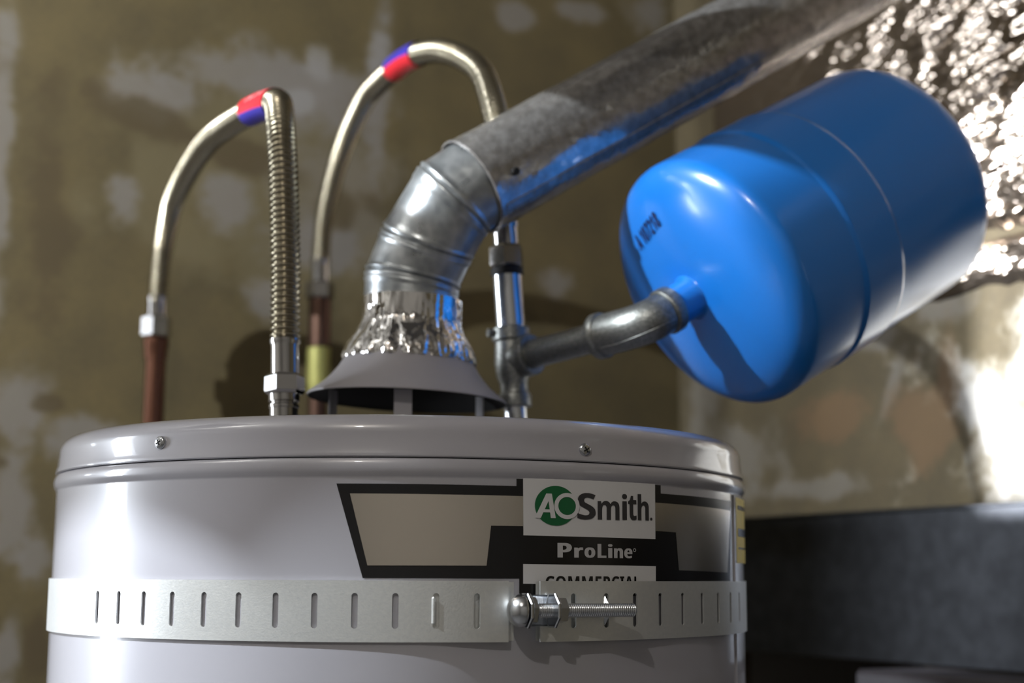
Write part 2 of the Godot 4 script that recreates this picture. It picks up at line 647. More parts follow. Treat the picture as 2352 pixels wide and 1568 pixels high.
	slab(s, -2.5, 0.8155, -EYE, 1.12, -1.7, -1.6)
	struct("wall_far", s, M.plain)
	s = Shape.new()
	slab(s, -2.5, 0.8155, -EYE, 1.12, 3.0, 3.1)
	struct("wall_front", s, M.plain)
	s = Shape.new()
	slab(s, -2.5, 0.8155, 1.12, 1.22, -1.7, 3.1)
	struct("ceiling", s, M.ceiling)
	s = Shape.new()
	slab(s, -2.5, 0.8155, -EYE - 0.1, -EYE, -1.7, 3.1)
	struct("floor", s, M.floor)
	var w := Node3D.new()
	w.name = "window_1"
	w.transform = Transform3D(room_turn, ROOM)
	w.set_meta("kind", "structure")
	add_child(w)
	s = Shape.new()
	slab(s, -2.46, -2.45, -0.45, 0.95, -1.25, -0.45)
	struct("pane", s, M.daylight, w)
	s = Shape.new()
	for q in [[-0.45, -0.40, -1.25, -0.45], [0.90, 0.95, -1.25, -0.45], [-0.40, 0.90, -1.25, -1.20], [-0.40, 0.90, -0.50, -0.45]]:
		slab(s, -2.45, -2.40, q[0], q[1], q[2], q[3])
	struct("frame", s, M.plain, w)
	added_spot_lamp(Vector3(-1.667, 0.24, -0.635), Vector3(0.60, 0.275, -0.24))
	bulb("ceiling_bulb", "bare bulb hanging under the ceiling to the left, beside the added shade board", Vector3(-1.15, 0.99, 0.50), 4.4, Color(0.94, 0.97, 1.0))
	bulb("ceiling_bulb", "bare bulb hanging under the ceiling above the camera", Vector3(-0.35, 1.00, 1.35), 0.36, Color(1.0, 0.97, 0.93))
	# unseen boards added between left bulb and heater, shaped for their shadows
	hang_shade_board("unseen board on thin rods, added to shade the heater front from the left bulb", [Vector3(-0.6465, 0.52, 0.3795), Vector3(-0.42, 0.52, 0.388), Vector3(-0.42, 0.52, 0.18), Vector3(-0.7960, 0.52, 0.18)])
	hang_shade_board("unseen board on thin rods, added to shade the tank top and flue pipe", [Vector3(-0.165, 0.52, 0.26), Vector3(0.25, 0.52, 0.20), Vector3(0.25, 0.52, 0.01), Vector3(-0.165, 0.52, 0.08)])


func hang_shade_board(label: String, rim: Array) -> void:
	var mid: Vector3 = (rim[0] + rim[1] + rim[2] + rim[3]) * 0.25
	var o := thing("added_shade_board", label, "shade_blocker", mid)
	var s := Shape.new()
	var lift := Vector3(0, 0.022, 0)
	for k in 4:
		var p: Vector3 = rim[k]
		var q: Vector3 = rim[(k + 1) % 4]
		s.quad(p, q, p + lift, q + lift)
	s.quad(rim[3], rim[2], rim[0], rim[1])
	s.quad(rim[0] + lift, rim[1] + lift, rim[3] + lift, rim[2] + lift)
	part("board", s, M.plain, o)
	for k in 4:
		s = Shape.new()
		var f: Vector3 = rim[k].lerp(mid, 0.15) + lift * 0.5
		s.tube(PackedVector3Array([f, Vector3(f.x, 1.12, f.z)]), even(2, 0.003), 8)
		part("rod", s, M.galv, o)


# unseen narrow-beam lamp, added to light a patch of the right wall
func added_spot_lamp(b: Vector3, to: Vector3) -> void:
	var o := thing("added_spot_lamp", "unseen reflector lamp on a stand, added to light the patch on the right wall", "lamp", Vector3(b.x, -EYE, b.z))
	var xf := along(b, to - b, Vector3.UP)
	var s := Shape.new()
	s.lathe([Vector2(0.0, -0.07), Vector2(0.024, -0.07), Vector2(0.028, -0.02), Vector2(0.060, 0.012), Vector2(0.075, 0.050), Vector2(0.074, 0.050), Vector2(0.059, 0.013), Vector2(0.026, -0.018), Vector2(0.0, -0.018)], xf, 40)
	part("reflector", s, M.galv, o)
	s = Shape.new()
	s.lathe([Vector2(0.0, -0.016), Vector2(0.012, -0.014), Vector2(0.022, 0.004), Vector2(0.024, 0.018), Vector2(0.018, 0.032), Vector2(0.0, 0.038)], xf, 24)
	part("bulb", s, M.bulb, o)
	s = Shape.new()
	s.tube(PackedVector3Array([Vector3(b.x - 0.05, -EYE, b.z), Vector3(b.x - 0.05, b.y, b.z)]), even(2, 0.012), 12)
	part("stand", s, M.galv, o)
	var l := SpotLight3D.new()
	l.name = "added_spot_light"
	l.light_energy = 34.0
	l.light_color = Color(0.95, 0.97, 1.0)
	l.light_size = 0.022
	l.spot_angle = 5.2
	l.spot_angle_attenuation = 0.15
	l.spot_range = 8.0
	l.spot_attenuation = 2.0
	l.shadow_enabled = true
	l.basis = Basis.looking_at(to - b, Vector3.UP)
	l.position = b + (to - b).normalized() * 0.012 - o.get_meta("base")
	o.add_child(l)


func bulb(called: String, label: String, b: Vector3, energy: float, tint: Color) -> void:
	var o := thing(called, label, "lamp", b)
	var s := Shape.new()
	s.lathe([Vector2(0.0, -0.04), Vector2(0.016, -0.036), Vector2(0.028, -0.022), Vector2(0.032, -0.005), Vector2(0.028, 0.014), Vector2(0.016, 0.038), Vector2(0.013, 0.05)], Transform3D(Basis(), b), 24)
	part("bulb", s, M.bulb, o)
	s = Shape.new()
	s.lathe([Vector2(0.0, 0.05), Vector2(0.017, 0.05), Vector2(0.02, 0.09), Vector2(0.006, 0.105)], Transform3D(Basis(), b), 20)
	part("socket", s, M.rubber, o)
	s = Shape.new()
	s.tube(PackedVector3Array([b + Vector3(0, 0.1, 0), Vector3(b.x, 1.12, b.z)]), even(2, 0.003), 8)
	part("cord", s, M.rubber, o)
	var l := OmniLight3D.new()
	l.name = called + "_light"
	l.light_energy = energy
	l.light_color = tint
	l.light_size = 0.012
	l.omni_range = 8.0
	l.omni_attenuation = 2.0
	l.shadow_enabled = true
	o.add_child(l)


func build_heater() -> void:
	var base := Vector3(0, -EYE, 0)
	var h := thing("water_heater", "tall round grey enamelled water heater with a brand sticker below its cap", "water heater", base)
	var up := Transform3D()
	var s := Shape.new()
	s.lathe([Vector2(0, -EYE + 0.02), Vector2(R, -EYE + 0.02), Vector2(R, 0.0585), Vector2(R + 0.0006, 0.0600), Vector2(R + 0.0019, 0.0622), Vector2(R + 0.0024, 0.0650), Vector2(R + 0.0019, 0.0680), Vector2(R + 0.0011, 0.0698), Vector2(R + 0.0005, 0.0707), Vector2(R - 0.003, 0.0711)], up, 240, 0, TAU, 60)
	var jacket := part("jacket", s, M.enamel, h)
	s = Shape.new()                                    # lapped seam down the right side
	s.wrap_outline(PackedVector2Array([Vector2(64.0, -EYE + 0.03), Vector2(72.0, -EYE + 0.03), Vector2(72.0, 0.058), Vector2(64.0, 0.058)]), R + 0.0012)
	s.grid([PackedVector3Array([_c(64.0, -EYE + 0.03, R), _c(64.0, -EYE + 0.03, R + 0.0012)]), PackedVector3Array([_c(64.0, 0.058, R), _c(64.0, 0.058, R + 0.0012)])])
	part("seam_lap", s, M.enamel, jacket)
	s = Shape.new()
	var prof := [Vector2(R - 0.004, 0.0713), Vector2(R + 0.0004, 0.07135), Vector2(R + 0.0012, 0.0721), Vector2(R + 0.0012, 0.0740), Vector2(R + 0.0002, 0.0765), Vector2(R - 0.0006, 0.0840)]
	for k in 9:
		var t := PI / 2 * k / 8.0
		prof.append(Vector2(R - 0.0126 + 0.012 * cos(t), 0.0865 + 0.012 * sin(t)))
	prof.append_array([Vector2(R - 0.022, 0.0982), Vector2(R - 0.026, 0.0965), Vector2(0.05, 0.0965), Vector2(0.046, 0.0965)])
	s.lathe(prof, up, 240)
	part("cap", s, M.enamel, h)
	s = Shape.new()
	s.lathe([Vector2(0.046, 0.0965), Vector2(0.046, 0.104), Vector2(0.043, 0.104), Vector2(0.043, 0.0), Vector2(0.0, 0.0)], up, 48)
	part("flue_outlet", s, M.shade_and_black, h)
	for q in [[-36.65, 0.0830], [25.73, 0.0789], [88.0, 0.081]]:
		var a: float = deg_to_rad(q[0])
		var xf := along(_c(q[0], q[1], R - 0.0006), Vector3(sin(a), 0, cos(a)), Vector3.UP)
		s = Shape.new()
		s.lathe([Vector2(0.0042, 0.0), Vector2(0.0042, 0.0012), Vector2(0.0038, 0.0020), Vector2(0.0028, 0.0026), Vector2(0.0010, 0.0029), Vector2(0.0, 0.0029)], xf, 24)
		var sc := part("screw", s, M.zinc, h, "cross-head zinc screw")
		s = Shape.new()
		var cr := xf * Transform3D(Basis(Vector3.UP, 0.5), Vector3(0, 0.0026, 0))
		s.box(cr, Vector3(0.0040, 0.0009, 0.0009), 0.0001)
		s.box(cr, Vector3(0.0009, 0.0009, 0.0040), 0.0001)
		part("painted_cross", s, M.shade_and_black, sc)  # flush dark bars paint the shade of the screw slots
	# the brand sticker, layer on layer
	s = Shape.new()
	s.wrap_outline(outline([-9.14, 0.0551, 15.26, 0.0548, 15.26, 0.0668, 39.91, 0.0655, 39.91, 0.0538, 52.6, 0.0535, 62.8, 0.0533, 61.2, -0.012, 38.9, -0.012, 15.7, -0.012, 15.7, -0.0014, -5.37, -0.0014]), R + 0.0003)
	var st := part("brand_sticker", s, M.black_print, h, "black and silver sticker with green and white emblem")
	s = Shape.new()
	s.wrap_outline(outline([-7.29, 0.0491, 16.22, 0.0487, 16.23, 0.0304, 11.69, 0.0304, 11.10, 0.0063, -4.77, 0.0061]), R + 0.0005)
	part("silver_panel", s, M.silver, st)
	s = Shape.new()
	s.wrap_outline(outline([38.64, 0.0477, 52.84, 0.0470, 62.0, 0.0464, 59.9, 0.0032, 43.89, 0.0044, 43.26, 0.0290, 38.61, 0.0294]), R + 0.0005)
	part("silver_panel", s, M.silver, st)
	s = Shape.new()
	s.wrap_outline(outline([16.19, 0.0622, 38.64, 0.0615, 38.59, 0.0241, 16.26, 0.0248]), R + 0.0005)
	part("white_panel", s, M.white_print, st)
	s = Shape.new()
	s.wrap_outline(outline([16.24, 0.0074, 38.62, 0.0068, 38.57, -0.0057, 16.25, -0.0044]), R + 0.0005)
	part("white_panel", s, M.white_print, st)
	var per := 6.33 / 0.0246                             # degrees per metre in the emblem
	s = Shape.new()
	s.wrap_outline(disc(21.06, 0.0433, 3.165, 0.0123), R + 0.0008)
	part("emblem_disc", s, M.green, st)
	s = Shape.new()
	ring_on(s, 22.75, 0.0433, 0.0081, 0.0056, 6.0 / 0.0246 , R + 0.0011)
	s.wrap_outline(outline([19.55, 0.0507, 20.4, 0.0507, 18.75, 0.0356, 17.85, 0.0356]), R + 0.0011)
	s.wrap_outline(outline([19.75, 0.0507, 20.4, 0.0507, 21.0, 0.0356, 20.25, 0.0356]), R + 0.0011)
	s.wrap_outline(outline([18.9, 0.0409, 20.4, 0.0409, 20.5, 0.0391, 18.75, 0.0391]), R + 0.0011)
	part("emblem_letters", s, M.white_print, st)
	s = Shape.new()
	write_on(s, "S", 24.4, 27.4, 0.0352, 0.0518, R + 0.0008)
	write_on(s, "m", 27.75, 31.55, 0.0355, 0.0473, R + 0.0008)
	write_on(s, "i", 32.05, 32.95, 0.0357, 0.0522, R + 0.0008)
	write_on(s, "t", 33.15, 34.75, 0.0357, 0.0512, R + 0.0008)
	write_on(s, "h", 35.0, 37.2, 0.0359, 0.0526, R + 0.0008)
	s.wrap_outline(disc(37.7, 0.0369, 0.24, 0.00095), R + 0.0008)
	part("lettering", s, M.charcoal, st)
	s = Shape.new()
	for q in [["P", 21.3, 23.5, 0.0205], ["r", 23.9, 25.3, 0.0179], ["o", 25.55, 27.3, 0.0180], ["L", 27.7, 29.2, 0.0203], ["i", 29.5, 30.25, 0.0203], ["n", 30.55, 32.15, 0.0178], ["e", 32.4, 33.9, 0.0178]]:
		write_on(s, q[0], q[1], q[2] - 0.12, 0.0116, q[3], R + 0.0006, 800)
		write_on(s, q[0], q[1] + 0.14, q[2] + 0.02, 0.0116, q[3], R + 0.00063, 800)
	ring_on(s, 34.35, 0.0168, 0.0011, 0.0007, 260.0, R + 0.0006)
	part("lettering", s, M.grey_print, st)
	s = Shape.new()
	write_on(s, "COMMERCIAL", 19.5, 35.2, -0.0078, 0.0003, R + 0.0008, 800)
	part("lettering", s, M.black_print, st)
	s = Shape.new()
	s.wrap_outline(outline([64.8, 0.0565, 90.0, 0.0565, 90.0, 0.0100, 64.8, 0.0100]), R + 0.0014)
	var yl := part("energy_label", s, M.yellow, h, "yellow label with black bars at the heater's edge")
	s = Shape.new()
	for q in [[0.0510, 0.0480], [0.0345, 0.0290], [0.0210, 0.0200]]:
		s.wrap_outline(outline([66.0, q[0], 90.0, q[0], 90.0, q[1], 66.0, q[1]]), R + 0.0017)
	part("bar", s, M.black_print, yl)
	s = Shape.new()                                    # bottom ring on the floor
	s.lathe([Vector2(R - 0.02, -EYE), Vector2(R - 0.012, -EYE), Vector2(R - 0.012, -EYE + 0.03), Vector2(R - 0.02, -EYE + 0.03)], up, 96)
	part("base_ring", s, M.galv, h)


func _c(deg: float, y: float, rad: float) -> Vector3:
	return Vector3(rad * sin(deg_to_rad(deg)), y, rad * cos(deg_to_rad(deg)))


# a slotted sheet-metal band; lift(deg) is how far it stands off the jacket
func band(s: Shape, d0: float, d1: float, slots: Array, lift: Callable) -> void:
	var y0 := -0.0391
	var y1 := -0.0028
	var th := 0.0012
	var half := 1.25
	var cuts := [d0]
	for q in slots:
		cuts.append(q - half)
		cuts.append(q + half)
	cuts.append(d1)
	for k in range(0, cuts.size(), 2):                  # plain stretches
		var m: int = maxi(1, int(ceil((cuts[k + 1] - cuts[k]) / 1.2)))
		for side in 2:
			var rows := []
			var nr := []
			for y in ([y0, y1] if side == 0 else [y1, y0]):
				var row := PackedVector3Array()
				var nn := PackedVector3Array()
				for j in m + 1:
					var a: float = lerpf(cuts[k], cuts[k + 1], float(j) / m)
					row.append(_c(a, y, R + lift.call(a) + (th if side == 0 else 0.0)))
					nn.append(_c(a, 0, 1.0 if side == 0 else -1.0))
				rows.append(row)
				nr.append(nn)
			s.grid(rows, false, 1.0, 1.0, nr)
	for q in slots:                                     # stretches with a slot
		var hole := PackedVector2Array()
		var rim := PackedVector2Array()
		var hw := 0.42
		var hy := 0.0085
		var cap := 0.0020
		var yc := -0.0207
		for i in 40:
			var t := TAU * i / 40.0
			var dirn := Vector2(cos(t), sin(t))
			hole.append(Vector2(q + hw * dirn.x, yc + (hy if dirn.y > 0.0001 else (-hy if dirn.y < -0.0001 else 0.0)) + cap * dirn.y))
			var e := Vector2(half * dirn.x, 0.018 * dirn.y)
			var f: float = 1.0 / maxf(absf(dirn.x), absf(dirn.y))
			var yy := yc + e.y * f
			rim.append(Vector2(q + e.x * f, y0 if absf(dirn.y) >= absf(dirn.x) - 1e-6 and dirn.y < 0 else (y1 if absf(dirn.y) >= absf(dirn.x) - 1e-6 and dirn.y > 0 else yy)))
		for side in 2:
			var rows := []
			var nr := []
			for f in ([1.0, 0.5, 0.0] if side == 0 else [0.0, 0.5, 1.0]):
				var row := PackedVector3Array()
				var nn := PackedVector3Array()
				for i in 41:
					var p: Vector2 = hole[i % 40].lerp(rim[i % 40], f)
					row.append(_c(p.x, p.y, R + lift.call(p.x) + (th if side == 0 else 0.0)))
					nn.append(_c(p.x, 0, 1.0 if side == 0 else -1.0))
				rows.append(row)
				nr.append(nn)
			s.grid(rows, false, 1.0, 1.0, nr)
		var wall := []
		for f in [th, 0.0]:
			var row := PackedVector3Array()
			for i in 41:
				var p: Vector2 = hole[i % 40]
				row.append(_c(p.x, p.y, R + lift.call(p.x) + f))
			wall.append(row)
		s.grid(wall, true)
	var n := int(ceil((d1 - d0) / 1.0))
	for e in [[y0, 0.0, th], [y1, th, 0.0]]:             # upper and lower edges
		var rows := []
		for f in [e[1], e[2]]:
			var row := PackedVector3Array()
			for j in n + 1:
				var a: float = lerpf(d0, d1, float(j) / n)
				row.append(_c(a, e[0], R + lift.call(a) + f))
			rows.append(row)
		s.grid(rows)
	for a in [d0, d1]:
		var l: float = R + lift.call(a)
		if a == d1:
			s.quad(_c(a, y0, l + th), _c(a, y0, l), _c(a, y1, l + th), _c(a, y1, l))
		else:
			s.quad(_c(a, y0, l), _c(a, y0, l + th), _c(a, y1, l), _c(a, y1, l + th))


func build_strap() -> void:
	var base := _c(16, -0.0391, R)
	var o := thing("seismic_strap", "slotted galvanized metal strap clamped round the heater over the sticker's lower edge", "strap", base)
	var left := []
	for k in 13:
		left.append(-54.3 + 5.33 * k - (0.9 if k == 0 else 0.0))
	left.remove_at(0)
	var s := Shape.new()
	band(s, -140.0, 13.9, left, func(a): return 0.0006 + 0.0030 * smoothstep(2.0, 13.9, a))
	part("band", s, M.strap, o)
	var right := []
	for k in 9:
		right.append(23.0 + 5.33 * k)
	s = Shape.new()
	band(s, 18.1, 140.0, right, func(a): return 0.0006 + 0.0055 * (1.0 - smoothstep(18.0, 46.0, a)))
	part("band", s, M.strap, o)
	# doubled-back tongues behind the two ends, seen in the gap and through the slots
	s = Shape.new()
	for q in [[1.6, 14.95, 0.0002], [17.9, 30.0, 0.0022]]:
		s.wrap_outline(PackedVector2Array([Vector2(q[0], -0.0385), Vector2(q[1], -0.0385), Vector2(q[1], -0.0034), Vector2(q[0], -0.0034)]), R + q[2])
	part("tongue", s, M.strap, o)
	# a small tab bent through the second slot of the right end
	s = Shape.new()
	var a := deg_to_rad(28.35)
	var fx := Transform3D(Basis(Vector3(cos(a), 0, -sin(a)), Vector3.UP, Vector3(sin(a), 0, cos(a))), _c(28.35, -0.0207, R + 0.0035))
	var tip := fx * Vector3(0.0008, 0, 0.0068)
	var c4 := [fx * Vector3(-0.0055, 0, 0.0012), fx * Vector3(-0.0008, -0.0095, 0.0012), fx * Vector3(0.0060, 0, 0.0012), fx * Vector3(-0.0008, 0.0095, 0.0012)]
	for k in 4:
		var p: Vector3 = c4[k]
		var q: Vector3 = c4[(k + 1) % 4]
		s.fan(PackedVector3Array([p, q, tip]), ((q - p).cross(tip - p)).normalized())
	part("locking_tab", s, M.zinc, o)
	s = Shape.new()
	a = deg_to_rad(4.0)
	s.box(Transform3D(Basis(Vector3(cos(a), 0, -sin(a)), Vector3.UP, Vector3(sin(a), 0, cos(a))), _c(4.0, -0.0205, R + 0.0016)), Vector3(0.0024, 0.0165, 0.0030), 0.0009)
	part("locking_tab", s, M.strap, o)
	# bolt
	var t := Vector3(cos(deg_to_rad(20)), 0, -sin(deg_to_rad(20)))
	var nr := Vector3(sin(deg_to_rad(20)), 0, cos(deg_to_rad(20)))
	var cb := nr * 0.2735 + Vector3(0, -0.0203, 0)
	o = thing("tension_bolt", "zinc carriage bolt with nuts drawing the strap ends together", "bolt", cb + t * -0.03)
	s = Shape.new()
	var prof := []
	for k in 10:
		var u := PI / 2 * k / 9.0
		prof.append(Vector2(0.0101 * sin(u), -0.0330 + 0.0085 * (1.0 - cos(u))))
	prof.append_array([Vector2(0.0099, -0.0238), Vector2(0.0045, -0.0238)])
	s.lathe(prof, along(cb, t, Vector3.UP), 40)
	part("head", s, M.zinc, o)
	s = Shape.new()                                    # thread
	var path := PackedVector3Array()
	var rad := PackedFloat32Array()
	var m := 420
	for i in m + 1:
		var x := lerpf(-0.0240, 0.0524, float(i) / m)
		path.append(cb + t * x)
		rad.append(0.00385 + 0.00050 * absf(fposmod(x / 0.00135, 1.0) * 2.0 - 1.0) if i > 0 and i < m - 3 else 0.0030)
	s.tube(path, rad, 24, 0, TAU, Vector3.UP)
	s.lathe([Vector2(0.0032, 0.0), Vector2(0.0, 0.0002)], along(cb + t * 0.0524, t, Vector3.UP), 24)
	part("threaded_shank", s, M.zinc, o)
	for q in [[-0.0225, 0.0018, 8, 0.0112], [-0.0045, 0.0014, 8, 0.0112]]:
		s = Shape.new()
		s.prism(q[2], [Vector2(0.0, 0.0), Vector2(q[3] - 0.0006, 0.0), Vector2(q[3], 0.0005), Vector2(q[3], q[1]), Vector2(q[3] - 0.0006, q[1] + 0.0006), Vector2(0.0, q[1] + 0.0006)], along(cb + t * q[0], t, Vector3.UP), PI / 8)
		part("end_plate", s, M.zinc, o)
	for q in [[-0.0200, 0.0045, 0.0086], [-0.0028, 0.0075, 0.0080]]:
		s = Shape.new()
		var hh: float = q[1]
		s.prism(6, [Vector2(0.0035, 0.0), Vector2(q[2] - 0.0010, 0.0), Vector2(q[2], 0.0008), Vector2(q[2], hh - 0.0008), Vector2(q[2] - 0.0010, hh), Vector2(0.0035, hh)], along(cb + t * q[0], t, Vector3.UP), 0.35)
		part("hex_nut", s, M.zinc, o)
	s = Shape.new()                                    # saddle behind the thread, between the plates
	var rows := []
	for i in 13:
		var u := lerpf(-1.35, 1.35, i / 12.0)
		var row := PackedVector3Array()
		for x in [-0.0165, -0.0048]:
			row.append(cb + t * x + Vector3(0, 0.0096 * sin(u), 0) - nr * (0.0035 + 0.0050 * cos(u) * 0.6))
		rows.append(row)
	s.grid(rows)
	part("saddle", s, M.zinc, o)


func ring_at(c: Vector3, nrm: Vector3, rad: float, segs := 64) -> PackedVector3Array:
	var xf := along(c, nrm)
	var row := PackedVector3Array()
	for j in segs + 1:
		var a := TAU * (j % segs) / segs
		row.append(xf * Vector3(rad * cos(a), 0, -rad * sin(a)))
	return row


func build_hood_and_flue() -> void:
	var c := Vector3(0.0012, 0, 0)
	var o := thing("draft_hood", "grey flared draft hood on thin legs above the heater cap", "draft hood", Vector3(0, 0.0965, 0))
	var tilt := Transform3D(Basis(Vector3.BACK, deg_to_rad(-2.4)), Vector3.ZERO)
	tilt.origin = c + Vector3(0, 0.15, 0) - tilt.basis * Vector3(0, 0.15, 0)
	var outer := [Vector2(0.0785, 0.1362), Vector2(0.0786, 0.1372), Vector2(0.0772, 0.1390), Vector2(0.0715, 0.1432), Vector2(0.0655, 0.1480), Vector2(0.0600, 0.1540), Vector2(0.0555, 0.1600), Vector2(0.0520, 0.1660), Vector2(0.0490, 0.1730), Vector2(0.0450, 0.1800), Vector2(0.0400, 0.1900), Vector2(0.0385, 0.2000)]
	var s := Shape.new()
	s.lathe(outer, tilt, 96)
	var skirt := part("skirt", s, M.hood_paint, o)
	var inner := []
	for k in outer.size():
		var p: Vector2 = outer[outer.size() - 1 - k]
		inner.append(Vector2(p.x - 0.0010, p.y - 0.0006))
	inner.append(Vector2(0.0785, 0.1362))
	s = Shape.new()
	s.lathe(inner, tilt, 96)
	part("inner_face", s, M.shade_and_black, skirt)  # near-black colour stands for the shade under the hood
	for a in [-2.0, 112.0, 246.0]:
		s = Shape.new()
		var p := _c(a, 0, 0.0640)
		s.box(Transform3D(Basis(Vector3.UP, deg_to_rad(a)), Vector3(p.x, 0.1215, p.z)), Vector3(0.0135, 0.052, 0.0011), 0.0004)
		part("leg", s, M.hood_paint, o)
	# crinkled foil tape round the joint
	o = thing("foil_tape", "crinkled shiny foil tape wrapped where the elbow meets the draft hood", "tape", c + Vector3(0, 0.1675, 0))
	s = Shape.new()
	var prof := []
	for k in 61:
		var y := lerpf(0.1665, 0.2165, k / 60.0)
		var r := lerpf(0.0515, 0.0392, smoothstep(0.1665, 0.2010, y))
		prof.append(Vector2(r, y))
	var f := noise(1.0, FastNoiseLite.TYPE_SIMPLEX, 4, 77)
	s.lathe(prof, tilt, 220, 0, TAU, 90, func(a, y):
		var low: float = 1.0 - smoothstep(0.1665, 0.2150, y)
		var edge: float = 0.0
		var v: float = f.get_noise_3d(cos(a) * 4.4, sin(a) * 4.4, y * 20.0) + 0.5 * absf(f.get_noise_3d(cos(a) * 6.0, sin(a) * 6.0, y * 45.0))
		return 0.0004 + edge + (0.0005 + 0.0024 * low) * v)
	part("wrap", s, M.tape, o)
	# adjustable elbow of four gores
	var at := [Vector3(0.0022, 0.1990, 0.0), Vector3(0.0031, 0.2331, 0.0), Vector3(0.0151, 0.2630, 0.006), Vector3(0.0354, 0.2974, 0.014), Vector3(0.0540, 0.3105, 0.0098)]
	var d := Vector3(0.8006, 0.5387, -0.2624)
	var nm := [Vector3(0, 1, 0), Vector3(0.2, 0.97, 0.05), Vector3(0.33, 0.89, 0.30), Vector3(0.67, 0.71, 0.15), d]
	o = thing("flue_elbow", "galvanized sheet-metal elbow of swivelling gores above the foil tape", "flue elbow", at[0])
	for k in 4:
		s = Shape.new()
		var rows := []
		var steps := 24
		var len: float = (at[k + 1] - at[k]).length()
		for i in steps + 1:
			var u := float(i) / steps
			var r := 0.0378
			var lo: float = u * len
			var hi: float = (1.0 - u) * len
			if k > 0:
				r += 0.0016 * exp(-pow((lo - 0.0022) / 0.0012, 2.0)) - 0.0010 * exp(-pow(lo / 0.0008, 2.0))
			if k < 3:
				r += 0.0013 * exp(-pow((hi - 0.0022) / 0.0012, 2.0)) + 0.0012 * exp(-pow((hi - 0.0060) / 0.0012, 2.0)) - 0.0010 * exp(-pow(hi / 0.0008, 2.0))
			var p := ring_at(at[k], nm[k], r)
			var q := ring_at(at[k + 1], nm[k + 1], r)
			var row := PackedVector3Array()
			for j in p.size():
				row.append(p[j].lerp(q[j], u))
			rows.append(row)
		s.grid(rows, true)
		part("gore", s, M.galv, o)
	for q in [[1, 0.012, 2.2]]:
		s = Shape.new()
		var side: Vector3 = along(at[q[0]], nm[q[0]]) * Vector3(0.0380 * cos(q[2]), q[1], 0.0380 * sin(q[2]))
		var out: Vector3 = (side - at[q[0]] - nm[q[0]].normalized() * q[1]).normalized()
		s.prism(6, [Vector2(0.0, 0.0), Vector2(0.0033, 0.0), Vector2(0.0033, 0.0028), Vector2(0.0026, 0.0034), Vector2(0.0, 0.0034)], along(side, out, Vector3.UP))
		part("screw", s, M.brown_copper, o)
	# long flue pipe up to the right
	var p0 := Vector3(0.0484, 0.3068, 0.0117)
	o = thing("flue_pipe", "long worn galvanized flue pipe rising to the right over the blue tank", "flue pipe", p0)
	s = Shape.new()
	var xf := along(p0, d)
	var g := noise(1.0, FastNoiseLite.TYPE_SIMPLEX, 3, 88)
	prof = [Vector2(0.0392, 0.0)]
	for k in 121:
		prof.append(Vector2(0.0403 + (0.0008 if k == 0 else 0.0), 0.0012 + 0.665 * k / 120.0))
	s.lathe(prof, xf, 96, 0, TAU, 60, func(a, y): return 0.0007 * g.get_noise_3d(cos(a) * 1.4, sin(a) * 1.4, y * 14.0))
	part("pipe", s, M.flue, o)
	s = Shape.new()                                    # lock seam along the pipe
	for k in 24:
		var y := 0.006 + 0.655 * (k + 0.5) / 24.0
		var a := 0.95
		s.box(xf * Transform3D(Basis(Vector3.UP, a), Vector3(0.0405 * cos(a), y, -0.0405 * sin(a))), Vector3(0.0014, 0.655 / 24.0, 0.0060), 0.0004)
	part("lock_seam", s, M.flue, o)
	for q in [[0.35, 0.022]]:
		s = Shape.new()
		var w := xf * Vector3(0.0403 * cos(q[0]), q[1], -0.0403 * sin(q[0]))
		var out := xf.basis * Vector3(cos(q[0]), 0, -sin(q[0]))
		s.prism(6, [Vector2(0.0035, 0.0), Vector2(0.0035, 0.0030), Vector2(0.0027, 0.0036), Vector2(0.0, 0.0036)], along(w, out, Vector3.UP))
		part("screw", s, M.shade_and_black, o)


